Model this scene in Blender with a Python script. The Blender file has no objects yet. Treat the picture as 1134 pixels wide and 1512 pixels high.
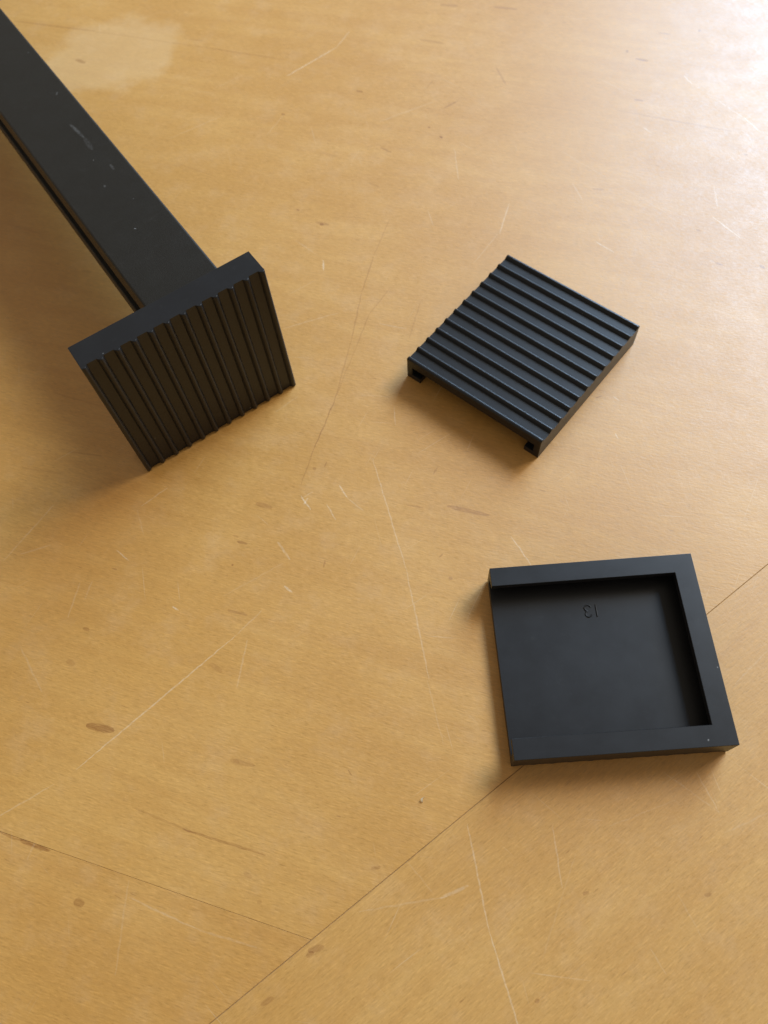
import bpy, bmesh, math, random
from mathutils import Vector, Matrix
MM = 0.001
scene = bpy.context.scene
col = scene.collection
random.seed(7)

# ------------------------------------------------------------------ camera
PITCH, ROLL, CAMH, FPX = 0.4665, -0.118, 205.8917, 1161.7751
fw = Vector((0, math.sin(PITCH), -math.cos(PITCH)))
rt0 = Vector((1, 0, 0)); up0 = rt0.cross(fw)
cr, sr = math.cos(ROLL), math.sin(ROLL)
rt = rt0 * cr + up0 * sr
up = rt0 * -sr + up0 * cr
cam_data = bpy.data.cameras.new('camera')
cam = bpy.data.objects.new('camera', cam_data); col.objects.link(cam)
m = Matrix((rt, up, -fw)).transposed().to_4x4()
m.translation = Vector((0, 0, CAMH * MM))
cam.matrix_world = m
cam_data.sensor_width = 36.0
cam_data.lens = 36.0 * FPX / 1512.0
cam_data.clip_start = 0.01; cam_data.clip_end = 50.0
cam_data.dof.use_dof = True
cam_data.dof.focus_distance = 0.205
cam_data.dof.aperture_fstop = 20.0
scene.camera = cam

# ------------------------------------------------------------------ room light
world = bpy.data.worlds.new('World'); scene.world = world
world.use_nodes = True
bg = world.node_tree.nodes['Background']
bg.inputs['Color'].default_value = (1.0, 0.88, 0.72, 1)
bg.inputs['Strength'].default_value = 0.30

def window_or_fill_light(x, y0, y1, z0, z1, power, color):
    """an upright area light right of the table"""
    ld = bpy.data.lights.new('window_or_fill_light', 'AREA')
    ld.shape = 'RECTANGLE'; ld.size = z1 - z0; ld.size_y = y1 - y0
    ld.energy = power; ld.color = color
    o = bpy.data.objects.new('window_or_fill_light', ld); col.objects.link(o)
    o.location = (x, (y0 + y1) / 2, (z0 + z1) / 2)
    o.rotation_euler = (0, math.radians(90), 0)          # shines towards -x
    return o
window_or_fill_light(1.90, 1.35, 3.90, 0.85, 2.90, 345.0, (0.47, 0.70, 1.0))      # the tall window beyond the table
window_or_fill_light(1.05, 0.40, 1.00, 0.70, 1.30, 18.5, (1.0, 0.94, 0.82))       # added warm fill light nearer by, balances the blue window's diffuse light

vs = scene.view_settings
scene.display_settings.display_device = 'sRGB'
vs.view_transform = 'Standard'; vs.look = 'None'; vs.exposure = 0.0; vs.gamma = 1.0
vs.use_curve_mapping = False
scene.render.engine = 'CYCLES'
scene.cycles.max_bounces = 8

# ------------------------------------------------------------------ helpers
def link(o, parent=None):
    col.objects.link(o)
    if parent: o.parent = parent
    return o

def tag(o, label=None, cat=None, group=None, kind=None):
    for k, v in (('label', label), ('category', cat), ('group', group), ('kind', kind)):
        if v: o[k] = v
    return o

def mesh_obj(name, bm, mat, parent=None, smooth=35):
    bm.normal_update()
    me = bpy.data.meshes.new(name); bm.to_mesh(me); bm.free()
    me.materials.append(mat)
    for p in me.polygons: p.use_smooth = True
    me.set_sharp_from_angle(angle=math.radians(smooth))
    o = link(bpy.data.objects.new(name, me), parent)
    if name != 'rib':
        wn = o.modifiers.new('weighted_normal', 'WEIGHTED_NORMAL'); wn.keep_sharp = True; wn.weight = 100
    return o

def add_box(bm, lo, hi):
    r = bmesh.ops.create_cube(bm, size=1.0)
    c = [(a + b) / 2 for a, b in zip(lo, hi)]; s = [b - a for a, b in zip(lo, hi)]
    for v in r['verts']:
        v.co = Vector([v.co[i] * s[i] + c[i] for i in range(3)])
    return r['verts']

class NT:
    """small node-graph writer"""
    def __init__(self, tree):
        self.t = tree
    def n(self, typ, props=None, ins=None):
        nd = self.t.nodes.new(typ)
        for k, v in (props or {}).items(): setattr(nd, k, v)
        for k, v in (ins or {}).items():
            s = nd.inputs[k]
            if isinstance(v, bpy.types.NodeSocket): self.t.links.new(v, s)
            else: s.default_value = v
        return nd
    def math(self, op, a, b=None, c=None, clamp=False):
        ins = {0: a}
        if b is not None: ins[1] = b
        if c is not None: ins[2] = c
        return self.n('ShaderNodeMath', {'operation': op, 'use_clamp': clamp}, ins).outputs[0]
    def vmath(self, op, a, b=None, out=0):
        ins = {0: a}
        if b is not None: ins[1] = b
        return self.n('ShaderNodeVectorMath', {'operation': op}, ins).outputs[out]
    def scale(self, a, s):
        return self.n('ShaderNodeVectorMath', {'operation': 'SCALE'}, {0: a, 'Scale': s}).outputs[0]
    def ramp(self, x, lo, hi, a=0.0, b=1.0, smooth=True):
        return self.n('ShaderNodeMapRange', {'interpolation_type': 'SMOOTHSTEP' if smooth else 'LINEAR'},
                      {'Value': x, 'From Min': lo, 'From Max': hi, 'To Min': a, 'To Max': b}).outputs[0]
    def noise(self, v, scale=1.0, detail=2.0, rough=0.5, dist=0.0):
        return self.n('ShaderNodeTexNoise', None, {'Vector': v, 'Scale': scale, 'Detail': detail,
                                                  'Roughness': rough, 'Distortion': dist}).outputs['Fac']
    def mix(self, fac, a, b, blend='MIX'):
        nd = self.n('ShaderNodeMix', {'data_type': 'RGBA', 'blend_type': blend})
        for k, v in ((0, fac), (6, a), (7, b)):
            if isinstance(v, bpy.types.NodeSocket): self.t.links.new(v, nd.inputs[k])
            else: nd.inputs[k].default_value = v
        return nd.outputs[2]

def new_mat(name):
    mt = bpy.data.materials.new(name); mt.use_nodes = True
    mt.node_tree.nodes.clear()
    t = NT(mt.node_tree)
    bs = t.n('ShaderNodeBsdfPrincipled')
    out = t.n('ShaderNodeOutputMaterial', None, {'Surface': bs.outputs[0]})
    co = t.n('ShaderNodeTexCoord').outputs['Object']
    return mt, t, bs, t.scale(co, 1000.0)      # coordinates in millimetres

def lin(r, g, b):
    f = lambda c: (c / 255 / 12.92) if c / 255 <= .04045 else ((c / 255 + .055) / 1.055) ** 2.4
    return (f(r), f(g), f(b), 1)

# one scratch or fleck: a tapered capsule from A to B, half-width W, noisy edge
def mark_group():
    g = bpy.data.node_groups.new('surface_mark', 'ShaderNodeTree')
    for nm, tp in (('P', 'NodeSocketVector'), ('A', 'NodeSocketVector'), ('B', 'NodeSocketVector'),
                   ('W', 'NodeSocketFloat'), ('S', 'NodeSocketFloat'), ('Sum', 'NodeSocketFloat')):
        g.interface.new_socket(nm, in_out='INPUT', socket_type=tp)
    g.interface.new_socket('Sum', in_out='OUTPUT', socket_type='NodeSocketFloat')
    g.interface.new_socket('P', in_out='OUTPUT', socket_type='NodeSocketVector')
    t = NT(g)
    gi = t.n('NodeGroupInput').outputs
    pa = t.vmath('SUBTRACT', gi['P'], gi['A']); ba = t.vmath('SUBTRACT', gi['B'], gi['A'])
    h = t.math('DIVIDE', t.vmath('DOT_PRODUCT', pa, ba, out=1), t.vmath('DOT_PRODUCT', ba, ba, out=1), clamp=True)
    sc = t.n('ShaderNodeVectorMath', {'operation': 'SCALE'}, {0: ba, 'Scale': h}).outputs[0]
    d = t.vmath('LENGTH', t.vmath('SUBTRACT', pa, sc), out=1)
    taper = t.math('POWER', t.math('MULTIPLY', t.math('MULTIPLY', h, t.math('SUBTRACT', 1.0, h)), 4.0), 0.45)
    w = t.math('MULTIPLY', gi['W'], t.math('ADD', t.math('MULTIPLY', taper, 0.85), 0.15))
    mk = t.ramp(t.math('DIVIDE', d, w), 1.12, 0.6)
    s = t.math('MULTIPLY_ADD', mk, gi['S'], gi['Sum'])
    # handing P on through the sum makes the marks evaluate one after another, which keeps the shader's stack small
    p = t.vmath('ADD', gi['P'], t.n('ShaderNodeCombineXYZ', None, {2: t.math('MULTIPLY', s, 1e-7)}).outputs[0])
    t.n('NodeGroupOutput', None, {'Sum': s, 'P': p})
    return g
MARK = mark_group()

MARKS = {
 0: ([(-86.39, 40.43, -44.04, 71.57, 0.22, 0.42), (-44.04, 71.57, -36.7, 77.95, 0.2, 0.22), (-106.61, 30.72, -91.75, 37.53, 0.22, 0.25), (-1.54, 122.44, 4.33, 84.58, 0.2, 0.34), (4.33, 84.58, 6.67, 52.82, 0.24, 0.3), (-18.36, 307.48, 3.18, 322.14, 0.42, 0.5), (3.18, 322.14, 9.45, 332.03, 0.3, 0.35), (-24.08, 112.34, -21.36, 107.19, 0.26, 0.6), (-23.93, 111.4, -20.36, 113.22, 0.14, 0.35), (-12.32, 114.45, -10.45, 110.05, 0.24, 0.55), (-10.45, 110.05, -5.88, 104.91, 0.16, 0.3), (-16.64, 108.37, -14.23, 103.11, 0.2, 0.42), (57.93, 221.45, 52.05, 207.31, 0.3, 0.4), (51.35, 207.42, 41.02, 195.28, 0.22, 0.22), (131.17, 218.19, 129.29, 206.94, 0.3, 0.4), (126.33, 203.44, 132.8, 192.01, 0.3, 0.7), (152.35, 251.5, 156.0, 242.09, 0.3, 0.75), (145.08, 263.43, 152.24, 251.14, 0.25, 0.35), (78.87, 248.42, 112.33, 206.4, 0.22, 0.16), (84.09, 198.25, 89.08, 192.37, 0.26, 0.6), (-10.83, 204.75, -10.93, 200.01, 0.34, 0.65), (42.67, 253.2, 41.68, 236.09, 0.25, 0.28), (35.32, 91.14, 39.19, 81.78, 0.22, 0.45), (-30.69, 142.92, -22.86, 148.3, 0.2, 0.15), (-72.12, 115.08, -64.05, 120.5, 0.22, 0.35), (-73.32, 114.33, -70.99, 105.47, 0.2, 0.15), (-112.16, 102.5, -98.62, 119.31, 0.25, 0.2), (-107.34, 104.05, -98.49, 105.75, 0.25, 0.2), (-78.83, 101.67, -75.08, 97.73, 0.2, 0.5), (-91.69, 82.4, -88.96, 92.72, 0.25, 0.18), (-87.23, 87.32, -85.44, 92.69, 0.25, 0.16), (-104.38, 75.47, -97.11, 61.91, 0.3, 0.16), (-44.36, 56.91, -41.28, 69.68, 0.25, 0.2), (-62.0, 81.92, -60.26, 80.7, 0.25, 0.6), (-31.62, 98.14, -28.37, 92.14, 0.4, 0.28), (-30.32, 84.24, -28.13, 81.92, 0.3, 0.5), (-26.3, 176.4, -7.28, 180.25, 0.25, 0.22), (5.81, 173.59, 14.5, 170.26, 0.3, 0.22), (82.15, 227.84, 83.82, 218.52, 0.3, 0.25), (114.49, 252.44, 116.69, 248.99, 0.3, 0.6), (137.29, 278.74, 139.01, 273.45, 0.3, 0.7), (-21.9, 111.36, -23.24, 109.25, 0.4, 0.3), (98.85, 125.8, 106.48, 123.47, 0.22, 0.35), (74.81, 134.29, 76.44, 132.27, 0.18, 0.6), (72.45, 120.89, 72.8, 118.9, 0.2, 0.6), (27.26, 121.11, 30.22, 126.79, 0.15, 0.2), (7.07, 140.12, 6.7, 133.07, 0.22, 0.3), (6.06, 53.62, 8.07, 35.84, 0.2, 0.14), (-66.42, 277.59, -44.87, 287.84, 0.25, 0.18), (16.06, 272.97, 38.42, 281.08, 0.6, 0.14), (-47.63, 83.36, -29.96, 91.5, 0.18, 0.12)],
     [(-84.32, 51.57, -77.03, 49.31, 1.15, 0.8), (-71.43, 29.7, -55.18, 21.57, 0.3, 0.3), (-58.55, 23.19, -38.31, 14.97, 0.34, 0.55), (18.52, 103.23, 30.12, 98.58, 0.85, 0.5), (6.78, 105.25, 11.56, 103.49, 0.3, 0.35), (-46.55, 78.98, -40.9, 76.88, 0.5, 0.45), (-43.44, 99.9, -40.3, 98.62, 0.5, 0.7), (-44.59, 102.02, -43.02, 101.15, 0.4, 0.4), (-45.16, 92.6, -44.58, 92.32, 0.32, 0.9), (-37.51, 111.61, -32.73, 109.38, 0.9, 0.4), (14.33, 220.44, 7.02, 203.84, 0.25, 0.3), (7.02, 203.84, 1.24, 187.91, 0.27, 0.42), (1.24, 187.91, -3.97, 168.18, 0.27, 0.42), (-3.97, 168.18, -11.4, 144.83, 0.25, 0.34), (-11.4, 144.83, -18.97, 128.24, 0.27, 0.4), (-18.97, 128.24, -23.86, 116.01, 0.24, 0.34), (11.08, 188.52, 2.85, 178.12, 0.25, 0.3), (2.85, 178.12, -2.66, 165.17, 0.27, 0.34), (-2.66, 165.17, -14.99, 136.88, 0.23, 0.25), (-14.99, 136.88, -20.43, 125.04, 0.22, 0.28), (20.61, 181.02, 14.88, 165.93, 0.27, 0.26), (-12.22, 223.42, -7.45, 221.29, 0.7, 0.45), (-10.82, 222.18, -9.39, 221.61, 0.6, 0.8), (-18.7, 231.01, -17.75, 230.16, 0.5, 0.6), (38.05, 260.87, 38.92, 259.57, 0.55, 1.0), (34.41, 266.96, 35.08, 266.06, 0.5, 0.8), (15.08, 258.36, 18.87, 255.05, 0.55, 0.5), (41.8, 276.4, 47.91, 279.77, 0.6, 0.45), (8.83, 293.08, 11.45, 291.77, 0.7, 0.6), (-21.67, 284.51, -20.64, 283.52, 0.6, 0.7), (66.15, 297.02, 68.07, 286.04, 0.5, 0.4), (71.53, 337.08, 81.3, 333.23, 0.9, 0.45), (49.65, 342.85, 56.91, 340.44, 1.0, 0.45), (38.09, 320.99, 47.14, 316.53, 0.9, 0.35), (121.39, 292.32, 126.02, 290.16, 0.7, 0.75), (119.58, 298.33, 119.17, 296.65, 0.6, 0.7), (107.34, 263.45, 145.63, 244.66, 0.5, 0.36), (134.57, 307.06, 139.0, 304.86, 0.5, 0.6), (150.55, 305.35, 151.48, 304.72, 0.7, 0.8), (114.89, 268.48, 118.23, 267.08, 0.6, 0.55), (88.64, 223.6, 92.59, 222.58, 0.5, 0.4), (135.22, 179.16, 136.37, 177.76, 0.6, 0.9), (121.11, 182.61, 123.4, 181.02, 0.5, 0.6), (119.16, 198.39, 120.34, 197.55, 0.6, 0.5), (146.24, 231.96, 147.55, 231.37, 0.5, 0.5), (-13.08, 9.39, -10.79, 9.44, 0.5, 0.45), (-16.83, 32.51, -15.75, 31.07, 0.2, 0.6), (-46.49, 38.4, -40.29, 36.18, 0.75, 0.32), (-51.58, 64.27, -48.29, 61.63, 0.8, 0.3), (-45.63, 38.13, -44.43, 37.16, 0.8, 0.2), (-87.05, 78.83, -85.27, 77.82, 0.6, 0.5), (-90.93, 69.98, -88.76, 68.38, 0.9, 0.35), (-137.64, 367.69, -100.43, 353.17, 0.55, 0.4), (-103.47, 354.24, -44.31, 329.3, 0.4, 0.22), (-50.05, 331.77, -18.95, 318.18, 0.45, 0.3), (-107.44, 334.76, -103.17, 331.68, 1.0, 0.55), (69.52, 134.28, 71.53, 134.76, 0.16, 0.9), (-78.89, 253.14, -70.88, 242.79, 0.4, 0.12), (16.02, 114.34, 17.54, 116.49, 0.3, 0.4), (-19.61, 121.56, -19.06, 120.54, 0.6, 0.5), (-16.13, 121.09, -15.58, 122.93, 0.25, 0.5), (-18.87, 88.39, -18.34, 90.42, 0.3, 0.5), (13.94, 87.32, 15.22, 88.21, 0.3, 0.5), (15.72, 80.86, 16.79, 80.31, 0.5, 0.55), (83.18, 194.25, 87.19, 199.36, 0.5, 0.1), (-63.55, 263.56, -47.92, 252.69, 0.4, 0.2), (-96.8, 213.19, -93.09, 211.96, 0.6, 0.2), (-102.12, 161.02, -86.14, 153.4, 0.4, 0.2), (-95.9, 137.64, -85.08, 134.66, 0.4, 0.3), (-126.62, 241.4, -113.27, 234.05, 0.5, 0.2), (6.42, 42.89, 16.26, 38.29, 0.3, 0.15), (-110.43, 133.98, -97.4, 129.78, 0.4, 0.2), (11.54, 229.13, 20.9, 224.13, 0.3, 0.2), (-8.75, 259.83, 0.0, 255.3, 0.6, 0.2), (-52.93, 337.42, -58.76, 339.47, 0.5, 0.3), (36.85, 289.65, 40.17, 294.11, 0.3, 0.3), (8.89, 240.19, 12.4, 237.44, 0.5, 0.25), (-3.73, 224.76, 5.93, 222.49, 0.3, 0.2), (-40.61, 5.3, -39.66, 4.63, 0.6, 0.3), (-43.68, 11.5, -41.75, 10.4, 0.6, 0.3), (96.89, 232.46, 110.2, 225.93, 0.4, 0.14), (69.67, 275.44, 94.06, 265.04, 0.4, 0.15), (65.27, 175.64, 69.82, 173.46, 0.4, 0.2)]),
 1: ([(-71.45, 9.31, -55.13, 0.84, 0.25, 0.2), (-55.13, 0.84, -40.93, -4.54, 0.25, 0.14), (-97.0, 20.28, -94.98, 25.48, 0.3, 0.12), (-73.93, -6.6, -71.6, 13.01, 0.25, 0.12)],
     [(-105.44, 28.05, -91.78, 21.86, 0.55, 0.55), (-99.18, 25.15, -91.44, 21.82, 0.8, 0.55), (-84.53, 9.82, -82.2, 9.14, 1.0, 0.6)]),
 2: ([(11.2, 16.74, 12.62, -6.66, 0.22, 0.36), (12.62, -6.66, 16.32, -27.37, 0.22, 0.4), (31.53, 13.88, 31.0, 0.27, 0.2, 0.25), (2.43, 1.31, 9.43, 3.16, 0.4, 0.25), (-16.83, 0.49, 5.66, 1.54, 0.25, 0.14), (61.03, 23.17, 71.66, 12.51, 0.2, 0.16), (68.86, 22.28, 71.66, 12.51, 0.2, 0.22), (48.1, -13.76, 50.46, -19.32, 0.2, 0.16), (84.64, 42.41, 95.78, 50.1, 0.25, 0.15), (57.04, -3.65, 60.44, -13.7, 0.2, 0.1), (-4.5, 10.25, 0.97, 2.33, 0.18, 0.1), (35.72, 7.37, 23.43, -13.9, 0.2, 0.08), (45.02, 12.39, 62.61, 16.63, 0.2, 0.1), (71.6, 7.94, 83.07, 11.24, 0.25, 0.12)],
     [(-29.22, -6.3, -25.57, -5.72, 0.8, 0.55), (-29.76, -7.34, -27.84, -6.72, 0.7, 0.5), (-40.39, -15.84, -37.59, -14.82, 0.7, 0.5), (35.43, -1.34, 37.07, -1.09, 0.5, 0.5), (63.09, -4.57, 64.7, -4.46, 0.5, 0.45), (20.43, -21.46, 21.54, -21.18, 0.5, 0.55)]),
}

# ------------------------------------------------------------------ materials
def wood(name, grain_deg, seed, marks, tint):
    mt, t, bs, P = new_mat(name)
    rot = t.n('ShaderNodeVectorRotate', {'rotation_type': 'Z_AXIS'},
              {'Vector': P, 'Angle': math.radians(-grain_deg)}).outputs[0]
    G = t.vmath('ADD', rot, (seed * 131.7, seed * 57.3, seed * 11.0))
    st = lambda x, y: t.vmath('MULTIPLY', G, (x, y, 1.0))
    fleck = t.noise(st(0.28, 1.5), 1.0, 2.0, 0.55)             # short fibres
    fine = t.noise(st(0.55, 3.0), 1.0, 1.5, 0.55)
    streak = t.noise(st(0.022, 0.20), 1.0, 4.0, 0.6, 0.6)      # long figure
    blot = t.noise(P, 0.018, 4.0, 0.6)
    cloud = t.noise(P, 0.085, 5.0, 0.68)
    c_lo, c_hi = lin(*tint[0]), lin(*tint[1])
    base = t.mix(t.ramp(blot, 0.36, 0.64), c_lo, c_hi)
    base = t.mix(t.ramp(streak, 0.30, 0.72, 0.0, 0.50), base, lin(*tint[2]))
    base = t.mix(t.ramp(cloud, 0.48, 0.72, 0.0, 0.16), base, lin(214, 172, 122))
    v = t.math('ADD', t.math('MULTIPLY', t.ramp(fleck, 0.32, 0.68, -1, 1), 0.045),
               t.math('SUBTRACT', t.ramp(fine, 0.56, 0.70, 0, 0.11), t.ramp(fine, 0.44, 0.30, 0, 0.12)))
    v = t.math('ADD', v, 1.0)
    base = t.n('ShaderNodeVectorMath', {'operation': 'SCALE'}, {0: base, 'Scale': v}).outputs[0]
    # little brown pores and flecks along the grain
    pore = t.noise(st(0.30, 1.9), 1.0, 1.0, 0.4)
    gate = t.noise(G, 0.11, 1.0)
    pm = t.math('MULTIPLY', t.ramp(pore, 0.70, 0.80), t.ramp(gate, 0.46, 0.62))
    base = t.mix(t.math('MULTIPLY', pm, 0.42), base, lin(130, 76, 22))
    base_n = base
    # bleached stain of dried liquid
    if name.startswith('wood_main'):
        q = t.vmath('SUBTRACT', P, (-91.5, 336.0, 0.0))
        q = t.n('ShaderNodeVectorRotate', {'rotation_type': 'Z_AXIS'}, {'Vector': q, 'Angle': math.radians(-25)}).outputs[0]
        q = t.vmath('MULTIPLY', q, (1 / 31.0, 1 / 26.0, 0.0))
        r = t.math('ADD', t.vmath('LENGTH', q, out=1), t.math('MULTIPLY', t.math('SUBTRACT', t.noise(P, 0.05, 5.0, 0.62), 0.5), 0.9))
        base_n = t.mix(t.ramp(r, 1.08, 0.74, 0.0, 0.24), base_n, lin(238, 206, 156))
    # named scratches and flecks
    jit = t.vmath('SUBTRACT', t.n('ShaderNodeTexNoise', None, {'Vector': P, 'Scale': 0.35, 'Detail': 3.0}).outputs['Color'], (0.5, 0.5, 0.5))
    Pj = t.vmath('MULTIPLY', t.vmath('ADD', P, t.scale(jit, 0.7)), (1, 1, 0))
    sums = []; Pc = Pj
    for lst in marks:
        s = 0.0
        for (ax, ay, bx, by, w, k) in lst:
            nd = t.n('ShaderNodeGroup', {'node_tree': MARK}, {'P': Pc, 'A': (ax, ay, 0), 'B': (bx, by, 0), 'W': w, 'S': k, 'Sum': s})
            s = nd.outputs[0]; Pc = nd.outputs[1]
        sums.append(s)
    brk = t.ramp(t.noise(P, 0.9, 3.0, 0.7), 0.32, 0.58, 0.35, 1.0)
    pale = t.math('MULTIPLY', t.math('MULTIPLY', sums[0], 0.68), brk, clamp=True)
    dark = t.math('MULTIPLY', t.math('MULTIPLY', t.math('MINIMUM', sums[1], 0.9), 0.85), t.ramp(t.noise(st(0.45, 3.2), 1.0, 3.0, 0.7), 0.34, 0.60, 0.5, 0.95), clamp=True)
    # everyday wear: faint random hairline scratches in several directions
    hair = None
    for a, sc in ((12, 2.1), (48, 1.7), (-57, 1.9), (83, 1.6), (-28, 2.4)):
        R = t.n('ShaderNodeVectorRotate', {'rotation_type': 'Z_AXIS'}, {'Vector': P, 'Angle': math.radians(a)}).outputs[0]
        nz = t.noise(t.vmath('MULTIPLY', t.vmath('ADD', R, (a * 3.1, a * 7.7, 0)), (0.035, sc, 1)), 1.0, 1.0, 0.5)
        gt = t.noise(t.vmath('ADD', P, (a * 13.0, 0, 0)), 0.035, 2.0)
        k = t.math('MULTIPLY', t.ramp(nz, 0.735, 0.775), t.ramp(gt, 0.52, 0.66))
        hair = k if hair is None else t.math('MAXIMUM', hair, k)
    pale2 = t.math('MAXIMUM', pale, t.math('MULTIPLY', hair, 0.22))
    c = t.mix(dark, base_n, lin(132, 72, 2))
    c = t.mix(pale2, c, lin(243, 222, 190))
    mt.node_tree.links.new(c, bs.inputs['Base Color'])
    rough = t.ramp(cloud, 0.3, 0.7, 0.50, 0.56)
    rough = t.math('ADD', rough, t.math('MULTIPLY', t.ramp(fine, 0.3, 0.7, -1, 1), 0.05))
    mt.node_tree.links.new(rough, bs.inputs['Roughness'])
    bs.inputs['IOR'].default_value = 1.5
    bs.inputs['Coat Weight'].default_value = 0.8
    bs.inputs['Coat IOR'].default_value = 1.5
    mt.node_tree.links.new(t.math('SUBTRACT', rough, 0.03), bs.inputs['Coat Roughness'])
    hgt = t.math('ADD', t.math('MULTIPLY', fleck, 0.6), t.math('MULTIPLY', fine, 0.4))
    hgt = t.math('ADD', hgt, t.math('ADD', t.math('MULTIPLY', t.noise(P, 0.25, 4.0, 0.7), 0.8), t.math('MULTIPLY', t.noise(P, 1.1, 2.0, 0.6), 0.7)))
    bmp = t.n('ShaderNodeBump', None, {'Height': hgt, 'Strength': 0.6, 'Distance': 0.00006})
    mt.node_tree.links.new(bmp.outputs[0], bs.inputs['Normal'])
    mt.node_tree.links.new(bmp.outputs[0], bs.inputs['Coat Normal'])
    return mt

TINT_A = ((201, 146, 68), (208, 155, 79), (192, 136, 60))
TINT_B = ((198, 142, 65), (205, 151, 76), (189, 132, 57))
TINT_C = ((200, 146, 70), (207, 155, 81), (192, 136, 62))
# the main panel is laid out in zones so that each zone's shader only carries the marks that lie in it
ZX = [-115, -65, -25, 15, 60, 105]; ZY = [20, 60, 100, 145, 190, 240, 300]
def zone(x, y):
    return sum(x > q for q in ZX), sum(y > q for q in ZY)
def near(mk, i, j):
    x0 = ([-1e4] + ZX)[i]; x1 = (ZX + [1e4])[i]; y0 = ([-1e4] + ZY)[j]; y1 = (ZY + [1e4])[j]
    ax, ay, bx, by, w, k = mk; g = w + 1.0
    for q in range(41):
        x = ax + (bx - ax) * q / 40; y = ay + (by - ay) * q / 40
        if x0 - g < x < x1 + g and y0 - g < y < y1 + g: return True
    return False
ZONE_MATS = {}
for i in range(len(ZX) + 1):
    for j in range(len(ZY) + 1):
        ml = tuple([mk for mk in lst if near(mk, i, j)] for lst in MARKS[0])
        key = 'plain' if not (ml[0] or ml[1]) and not (i < 4 and j > 5) else (i, j)
        if key not in ZONE_MATS: ZONE_MATS[key] = wood('wood_main_panel', -22.7, 1, ml, TINT_A)
        ZONE_MATS[(i, j)] = ZONE_MATS[key]
M_WOOD = [ZONE_MATS, wood('wood_left_panel', -22.7, 2, MARKS[1], TINT_B),
          wood('wood_edge_board', 30.6, 3, MARKS[2], TINT_C)]

def plain(name, color, rough):
    mt, t, bs, P = new_mat(name)
    nz = t.noise(P, 0.6, 4.0, 0.6)
    c = t.mix(t.ramp(nz, 0.3, 0.7), color, tuple(x * 0.75 for x in color[:3]) + (1,))
    mt.node_tree.links.new(c, bs.inputs['Base Color'])
    bs.inputs['Roughness'].default_value = rough
    return mt
M_CORE = plain('glue_core', (0.50, 0.30, 0.12, 1), 0.8)
M_CHIP = plain('pale_shaving', (0.72, 0.55, 0.33, 1), 0.6)

def black_plastic(name, color, rough, spec, dust, grainy, scuffs=()):
    mt, t, bs, P = new_mat(name)
    rnd = t.n('ShaderNodeObjectInfo').outputs['Random']
    off = t.vmath('ADD', P, t.n('ShaderNodeCombineXYZ', None, {0: t.math('MULTIPLY', rnd, 300.0), 1: t.math('MULTIPLY', rnd, 170.0)}).outputs[0])
    n1 = t.noise(off, 0.12, 4.0, 0.6); n2 = t.noise(off, 3.5, 3.0, 0.6)
    c = t.mix(t.ramp(n1, 0.3, 0.7), color, tuple(x * 1.1 for x in color[:3]) + (1,))
    c = t.n('ShaderNodeVectorMath', {'operation': 'SCALE'}, {0: c, 'Scale': t.ramp(n2, 0.3, 0.7, 1.0 - grainy * 0.45, 1.0 + grainy * 0.5)}).outputs[0]
    # specks of dust and pale nicks
    vo = t.n('ShaderNodeTexVoronoi', None, {'Vector': t.vmath('MULTIPLY', off, (1, 0.7, 1)), 'Scale': 0.33})
    cell = t.n('ShaderNodeSeparateColor', None, {0: vo.outputs['Color']}).outputs[0]
    wob = t.math('ADD', vo.outputs['Distance'], t.math('MULTIPLY', t.math('SUBTRACT', t.noise(off, 2.5, 2.0), 0.5), 0.12))
    sp = t.math('MULTIPLY', t.ramp(wob, 0.075, 0.03), t.ramp(cell, 1.0 - dust, 1.0 - dust * 0.8))
    film = t.math('MULTIPLY', t.ramp(t.noise(off, 0.35, 5.0, 0.75), 0.55, 0.8), 0.022)
    c = t.mix(t.math('MAXIMUM', t.math('MULTIPLY', sp, 0.45), film), c, (0.42, 0.40, 0.37, 1))
    sm = 0.0; Pc = P
    for a, b, w, k in scuffs:
        nd = t.n('ShaderNodeGroup', {'node_tree': MARK}, {'P': Pc, 'A': a, 'B': b, 'W': w, 'S': k, 'Sum': sm})
        sm, Pc = nd.outputs[0], nd.outputs[1]
    if scuffs:
        sm = t.math('MULTIPLY', sm, t.ramp(t.noise(P, 1.6, 3.0, 0.7), 0.35, 0.6, 0.2, 1.0), clamp=True)
        c = t.mix(sm, c, (0.42, 0.40, 0.38, 1))
    mt.node_tree.links.new(c, bs.inputs['Base Color'])
    mt.node_tree.links.new(t.ramp(n1, 0.3, 0.7, rough - 0.02, rough + 0.02), bs.inputs['Roughness'])
    bs.inputs['IOR'].default_value = spec
    bmp = t.n('ShaderNodeBump', None, {'Height': n2, 'Strength': grainy, 'Distance': 0.00005})
    mt.node_tree.links.new(bmp.outputs[0], bs.inputs['Normal'])
    return mt
M_RUBBER = black_plastic('black_rubber', (0.0108, 0.0108, 0.0116, 1), 0.40, 1.45, 0.15, 0.10)
M_BAR = black_plastic('black_coated_metal', (0.0140, 0.0115, 0.0080, 1), 0.46, 1.40, 0.012, 0.9,
    [((4.5, 12.8, -98.6), (5.4, 12.8, -89.3), 0.6, 0.14), ((5.4, 12.8, -89.3), (5.0, 12.8, -82.0), 0.9, 0.06),
     ((8.2, 12.8, -116.9), (7.2, 12.8, -115.5), 0.4, 0.12), ((9.25, 12.8, -144.5), (9.1, 12.8, -144.2), 0.2, 0.5),
     ((5.4, 12.8, -53.2), (5.3, 12.8, -53.1), 0.15, 0.6), ((-0.3, 12.8, -41.5), (0.2, 12.8, -41.0), 0.15, 0.6),
     ((0.8, 12.8, -64.5), (0.7, 12.8, -63.5), 0.4, 0.15), ((6.5, 12.8, -72.0), (6.4, 12.8, -69.0), 0.5, 0.10)])

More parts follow.
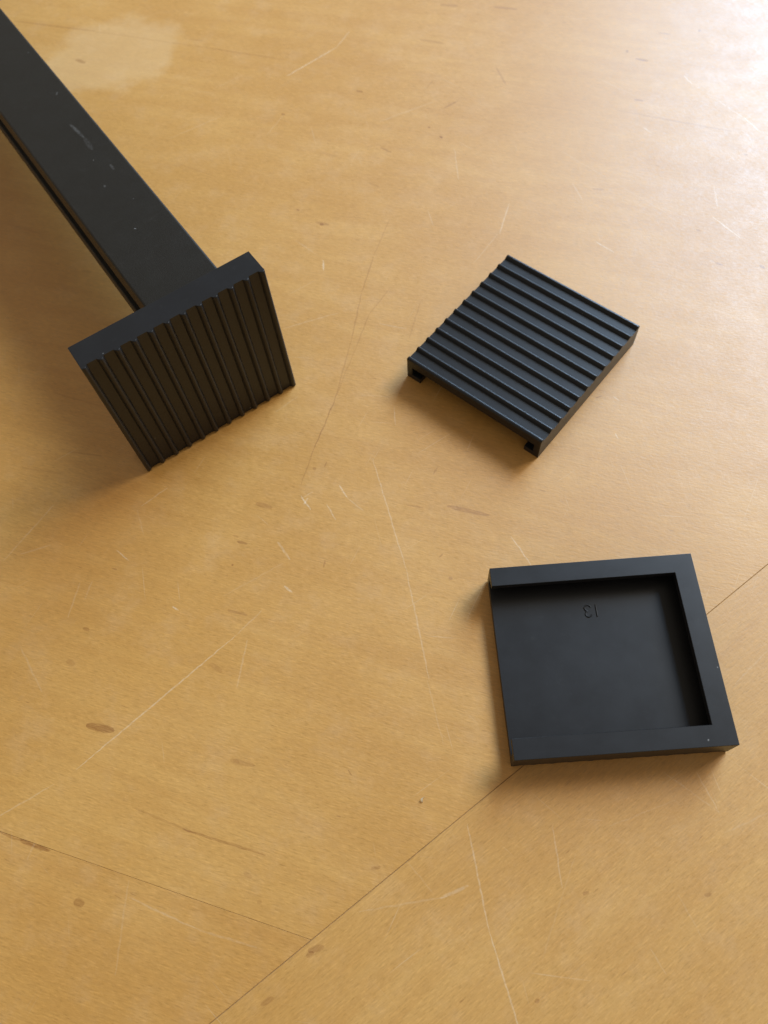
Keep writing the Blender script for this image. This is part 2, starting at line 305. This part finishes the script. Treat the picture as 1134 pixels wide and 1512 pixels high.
# ------------------------------------------------------------------ the table
table = link(bpy.data.objects.new('table', None))
tag(table, 'worn honey coloured wooden table top with fine scratches, flecks and thin dark joints', 'table')
ca, sa = math.cos(math.radians(30.6)), math.sin(math.radians(30.6))
P0 = Vector((-28.30, -4.19)); S = Vector((ca, sa)); N = Vector((-sa, ca))
Gd = Vector((-math.cos(math.radians(22.7)), math.sin(math.radians(22.7))))
def hit(t_s):                                   # where the left joint meets the far left side
    k = t_s / Gd.dot(S)
    return P0 + Gd * k
BACK, FRONT, LEFT, RIGHT = 800.0, -135.0, -500.0, 700.0
Q = hit(LEFT)
def inset(poly, gaps):
    """shift every side of a polygon inwards by its own gap"""
    n = len(poly); area = sum(poly[i].x * poly[(i + 1) % n].y - poly[(i + 1) % n].x * poly[i].y for i in range(n))
    if area < 0: poly = poly[::-1]; gaps = (gaps[::-1][1:] + gaps[::-1][:1])
    lines = []
    for i in range(n):
        d = (poly[(i + 1) % n] - poly[i]).normalized(); nrm = Vector((-d.y, d.x))
        lines.append((poly[i] + nrm * gaps[i], d))
    out = []
    for i in range(n):
        (p, d), (q, e) = lines[i - 1], lines[i]
        cr = d.x * e.y - d.y * e.x
        k = ((q - p).x * e.y - (q - p).y * e.x) / cr
        out.append(p + d * k)
    return out
def panel(poly, gaps, mat):
    pts = inset(poly, gaps)
    bm = bmesh.new()
    vs_ = [bm.verts.new((p.x * MM, p.y * MM, 0)) for p in pts]
    f = bm.faces.new(vs_)
    r = bmesh.ops.extrude_face_region(bm, geom=[f])
    for v in r['geom']:
        if isinstance(v, bmesh.types.BMVert): v.co.z = -0.25 * MM
    bmesh.ops.recalc_face_normals(bm, faces=bm.faces)
    top = [e for e in bm.edges if all(abs(v.co.z) < 1e-9 for v in e.verts)]
    bmesh.ops.bevel(bm, geom=top, offset=0.05 * MM, segments=2, affect='EDGES', profile=0.5)
    if not isinstance(mat, dict): return mesh_obj('panel', bm, mat, table)
    for axis, cuts in ((0, ZX), (1, ZY)):
        for c in cuts:
            pco = Vector((0, 0, 0)); pno = Vector((0, 0, 0)); pco[axis] = c * MM; pno[axis] = 1
            bmesh.ops.bisect_plane(bm, geom=bm.verts[:] + bm.edges[:] + bm.faces[:], plane_co=pco, plane_no=pno, dist=1e-8)
    mats = list(dict.fromkeys(mat.values()))
    for f in bm.faces:
        c = f.calc_center_median() / MM
        f.material_index = mats.index(mat[zone(c.x, c.y)])
    o = mesh_obj('panel', bm, mats[0], table)
    for mt in mats[1:]: o.data.materials.append(mt)
    return o
G1, G2 = 0.10, 0.035
R1, R2, R3, R4 = P0 + S * LEFT + N * BACK, P0 + S * RIGHT + N * BACK, P0 + S * RIGHT, P0 + S * LEFT
R5, R6 = P0 + S * RIGHT + N * FRONT, P0 + S * LEFT + N * FRONT
panel([P0, R3, R2, R1, Q], [G1, 0, 0, 0, G2], M_WOOD[0])
panel([P0, Q, R4], [G2, 0, G1], M_WOOD[1])
panel([R4, R6, R5, R3], [0, 0, 0, G1], M_WOOD[2])
bm = bmesh.new()
core = inset([R6, R5, R2, R1], [1.0] * 4)
fv = [bm.verts.new((p.x * MM, p.y * MM, -0.254 * MM)) for p in core]
f = bm.faces.new(fv)
r = bmesh.ops.extrude_face_region(bm, geom=[f])
for v in r['geom']:
    if isinstance(v, bmesh.types.BMVert): v.co.z = -25 * MM
bmesh.ops.recalc_face_normals(bm, faces=bm.faces)
mesh_obj('core', bm, M_CORE, table)

# ------------------------------------------------------------------ the rubber foot
LU, LV, HT = 53.83, 50.0, 9.05
ZS, ZF = 5.6, 8.04                 # underside of the slab, floor between the ribs
HU, HV = LU / 2, LV / 2
def make_foot():
    root = link(bpy.data.objects.new('rubber_foot', None))
    # slab
    bm = bmesh.new()
    add_box(bm, (-HU, -HV, ZS), (HU, HV, ZF))
    for v in bm.verts: v.co *= MM
    ed = [e for e in bm.edges if abs(e.verts[0].co.z - e.verts[1].co.z) > MM]
    bmesh.ops.bevel(bm, geom=ed, offset=0.22 * MM, segments=3, affect='EDGES', profile=0.5)
    mesh_obj('base_plate', bm, M_RUBBER, root)
    # rim: C-shaped channel on three sides, open at -x
    def tmp(lo, hi):
        b = bmesh.new(); add_box(b, lo, hi)
        for v in b.verts: v.co *= MM
        me = bpy.data.meshes.new('tmp'); b.to_mesh(me); b.free()
        return link(bpy.data.objects.new('tmp', me))
    body = tmp((-HU, -HV, 0), (HU, HV, ZS))
    cut1 = tmp((-HU - 3, -HV + 2.1, 2.0), (HU - 2.1, HV - 2.1, ZS + 1))
    cut2 = tmp((-HU - 3, -HV + 5.2, -1), (HU - 5.4, HV - 5.2, ZS + 1))
    for c in (cut1, cut2):
        md = body.modifiers.new('cut', 'BOOLEAN'); md.operation = 'DIFFERENCE'; md.solver = 'EXACT'; md.object = c
    dg = bpy.context.evaluated_depsgraph_get()
    me = bpy.data.meshes.new_from_object(body.evaluated_get(dg))
    bm = bmesh.new(); bm.from_mesh(me)
    for o in (body, cut1, cut2): bpy.data.objects.remove(o)
    bmesh.ops.dissolve_limit(bm, angle_limit=0.01, verts=bm.verts, edges=bm.edges)
    bm.normal_update()
    ed = []
    for e in bm.edges:
        if len(e.link_faces) != 2: continue
        if all(v.co.z > (ZS - 0.01) * MM for v in e.verts): continue
        if e.calc_face_angle_signed(0) > 0.5: ed.append(e)
    bmesh.ops.bevel(bm, geom=ed, offset=0.16 * MM, segments=2, affect='EDGES', profile=0.5, clamp_overlap=True)
    mesh_obj('rim', bm, M_RUBBER, root)
    # ribs
    H = HT - ZF
    def h(d):                      # a rounded bead with a soft fillet at its foot
        return H * max(0.0, 1.0 - (d / 1.02) ** 2) ** 1.15
    def rib(prof, name='rib'):
        b = bmesh.new()
        ys = [-HV, -HV + 0.10, -HV + 0.3] + [-HV + k * 2.5 for k in range(1, 20)] + [HV - 0.3, HV - 0.10, HV]
        rows = []
        for y in ys:
            k = {HV: 0.80, HV - 0.10: 0.93}.get(abs(y), 1.0)
            rows.append([b.verts.new((x * MM, y * MM, (ZF - 0.015 + z * k) * MM)) for x, z in prof])
        for r0, r1 in zip(rows, rows[1:]):
            for i in range(len(prof) - 1):
                b.faces.new((r0[i], r0[i + 1], r1[i + 1], r1[i]))
        b.faces.new(rows[0][::-1]); b.faces.new(rows[-1])
        bmesh.ops.recalc_face_normals(b, faces=b.faces)
        return b
    mid = [(d, h(d)) for d in [-1.02 + 0.068 * i for i in range(31)]]
    # edge ribs run straight into the outer wall
    outer = [(-0.78, 0.0), (-0.78, 0.45), (-0.74, 0.60), (-0.62, 0.77), (-0.45, 0.90), (-0.25, 0.98)] + [(d, h(d)) for d in [0.068 * i for i in range(16)]]
    first = 0.80 - HU
    pitch = (LU - 1.6) / 11
    me_mid = None
    for i in range(12):
        if i == 0: o = mesh_obj('rib', rib(outer), M_RUBBER, root, 50)
        elif i == 11: o = mesh_obj('rib', rib([(-x, z) for x, z in outer[::-1]]), M_RUBBER, root, 50)
        elif me_mid is None:
            o = mesh_obj('rib', rib(mid), M_RUBBER, root, 50); me_mid = o.data
        else: o = link(bpy.data.objects.new('rib', me_mid), root)
        o.location.x = (first + i * pitch) * MM
    # raised mould number 13 on the underside, upside down as seen with the open side at the left
    cu = bpy.data.curves.new('number', 'CURVE'); cu.dimensions = '3D'
    cu.bevel_depth = 0.19 * MM; cu.bevel_resolution = 2; cu.use_fill_caps = True
    def stroke(pts):
        sp = cu.splines.new('POLY'); sp.points.add(len(pts) - 1)
        for p, (x, y) in zip(sp.points, pts): p.co = (NX - x * MM, NY + y * MM, (ZS - 0.06) * MM, 1)
    NX, NY = NUM
    stroke([(-1.55, -1.65), (-1.55, 1.65)])
    arc = lambda cx, cy, r, a0, a1, n=12: [(cx + r * math.cos(math.radians(a0 + (a1 - a0) * i / n)), cy + r * 1.0 * math.sin(math.radians(a0 + (a1 - a0) * i / n))) for i in range(n + 1)]
    stroke(arc(0.65, 0.83, 0.80, 165, -80) + arc(0.65, -0.80, 0.84, 80, -165))
    tmpo = link(bpy.data.objects.new('tmp', cu))
    me = bpy.data.meshes.new_from_object(tmpo.evaluated_get(bpy.context.evaluated_depsgraph_get()))
    bpy.data.objects.remove(tmpo)
    me.materials.clear(); me.materials.append(M_RUBBER)
    for p in me.polygons: p.use_smooth = True
    link(bpy.data.objects.new('moulded_number', me), root)
    return root

def copy_thing(o):
    c = o.copy(); col.objects.link(c)
    for ch in o.children:
        d = ch.copy(); col.objects.link(d); d.parent = c
    return c

def frame(x, y, z, loc):
    mt = Matrix((x, y, z)).transposed().to_4x4(); mt.translation = loc * MM
    return mt
GROUP = 'black ribbed rubber feet on the table'
Z = Vector((0, 0, 1))
# tray-side-up foot
T3 = -0.0465; u3 = Vector((math.cos(T3), math.sin(T3), 0)); v3 = Vector((math.sin(T3), -math.cos(T3), 0))
o3 = Vector((26.3098, 78.6188, 0)) + u3 * HU + v3 * HV
nv = Vector((51.685, 65.303, 0)) - o3
NUM = (nv.dot(u3) * MM, nv.dot(v3) * MM)
foot = make_foot()
foot.matrix_world = frame(u3, v3, -Z, o3 + Z * HT)
tag(foot, 'black rubber foot lying upside down, hollow tray and raised number 13 facing up', 'rubber foot', GROUP)
# ribs-up foot
T2 = 0.7762; u2 = Vector((math.cos(T2), math.sin(T2), 0)); v2 = Vector((math.sin(T2), -math.cos(T2), 0))
foot2 = copy_thing(foot)
foot2.matrix_world = frame(u2, -v2, Z, Vector((12.6055, 151.2327, 0)) + u2 * HU + v2 * HV)
tag(foot2, 'black rubber foot lying flat with its ribbed face up, loose on the table', 'rubber foot', GROUP)
# foot standing on edge at the end of the bar
T1, LEAN = 0.5012, 0.0268
w1 = Vector((math.cos(T1), math.sin(T1), 0)); n1 = Vector((math.sin(T1), -math.cos(T1), 0))
up1 = Z * math.cos(LEAN) - n1 * math.sin(LEAN); nn1 = n1 * math.cos(LEAN) + Z * math.sin(LEAN)
back1 = Vector((-70.1728, 126.5171, HT * math.sin(LEAN))) - nn1 * HT
foot1 = copy_thing(foot)
foot1.matrix_world = frame(w1, up1, nn1, back1 + w1 * HU + up1 * HV)
tag(foot1, 'black rubber foot standing on edge, pushed onto the end of the long bar', 'rubber foot', GROUP)

# ------------------------------------------------------------------ the bar
BR, BL, BZ, BT, BY, BP = 47.5465, 23.734, 38.5697, 12.9665, -0.0069, 0.0116
bd = (-nn1 + w1 * BY + up1 * BP).normalized()
bx = (w1 - bd * w1.dot(bd)).normalized(); byv = bd.cross(bx) * 1.0
if byv.dot(up1) < 0: byv = -byv
cxm, cym = (BR + BL) / 2, (BZ + BT) / 2
bar = link(bpy.data.objects.new('bar', None))
bz_axis = bx.cross(byv)
bar.matrix_world = frame(bx, byv, bz_axis, back1 + w1 * cxm + up1 * cym)
sgn = 1.0 if bz_axis.dot(bd) > 0 else -1.0
hw, hh = (BR - BL) / 2, (BZ - BT) / 2
def bar_profile():
    pts = []
    def corner(cx, cy, a0, r=0.8, n=4):
        for i in range(n + 1):
            a = math.radians(a0 + 90 * i / n); pts.append((cx + r * math.cos(a), cy + r * math.sin(a)))
    r = 0.8
    corner(hw - r, hh - r, 0)
    corner(-hw + r, hh - r, 90)
    top, bot, dep = SLOT
    pts.extend([(-hw, top + .25), (-hw + .25, top), (-hw + dep, top), (-hw + dep, bot), (-hw + .25, bot), (-hw, bot - .25)])
    corner(-hw + r, -hh + r, 180)
    corner(hw - r, -hh + r, 270)
    pts.extend([(hw, bot - .25), (hw - .25, bot), (hw - dep, bot), (hw - dep, top), (hw - .25, top), (hw, top + .25)])
    return pts
SLOT = (4.6, -6.4, 4.0)
bm = bmesh.new()
pr = bar_profile(); rows = []
for k in (-2.5, 60, 120, 180, 240, 300, 360):
    rows.append([bm.verts.new((x * MM, y * MM, sgn * k * MM)) for x, y in pr])
for r0, r1 in zip(rows, rows[1:]):
    for i in range(len(pr)):
        j = (i + 1) % len(pr); bm.faces.new((r0[i], r0[j], r1[j], r1[i]))
bm.faces.new(rows[0]); bm.faces.new(rows[-1])
bmesh.ops.recalc_face_normals(bm, faces=bm.faces)
mesh_obj('profile', bm, M_BAR, bar)
# the flat plate at its end that sits inside the foot's channel
bm = bmesh.new()
pc = HU * 2 - 2.4 - 21.0 - cxm
add_box(bm, (pc - 21, 25 - cym - 21, 2.3), (pc + 21, 25 - cym + 21, 5.3))
for v in bm.verts: v.co = Vector((v.co.x, v.co.y, -sgn * v.co.z)) * MM
bmesh.ops.recalc_face_normals(bm, faces=bm.faces)
bmesh.ops.bevel(bm, geom=bm.edges[:], offset=0.3 * MM, segments=2, affect='EDGES')
mesh_obj('end_plate', bm, M_BAR, bar)
tag(bar, 'long matt black square bar with a groove along its left side', 'metal bar')

# ------------------------------------------------------------------ a stray shaving
bm = bmesh.new()
rows = []
for i in range(9):
    a = i / 8.0
    x = (a - 0.5) * 1.7; z = 0.12 + 0.42 * math.sin(a * math.pi) ; y = 0.35 * math.sin(a * 4.2)
    wd = 0.30 * math.sin(math.pi * (0.12 + 0.76 * a))
    tw = a * 1.4
    rows.append([bm.verts.new(Vector((x - math.sin(.3) * wd * s, y + wd * s * math.cos(tw), z + wd * s * 0.5 * math.sin(tw) + q)) * MM) for s, q in ((-1, -.04), (1, -.04), (1, .04), (-1, .04))])
for r0, r1 in zip(rows, rows[1:]):
    for i in range(4):
        j = (i + 1) % 4; bm.faces.new((r0[i], r0[j], r1[j], r1[i]))
bm.faces.new(rows[0]); bm.faces.new(rows[-1])
bmesh.ops.recalc_face_normals(bm, faces=bm.faces)
chip = mesh_obj('wood_shaving', bm, M_CHIP, None, 60)
chip.location = Vector((1.29, 23.49, 0.05)) * MM; chip.rotation_euler = (0, 0, math.radians(68))
tag(chip, 'tiny pale curled shaving lying on the bare table above the dark joint', 'shaving')
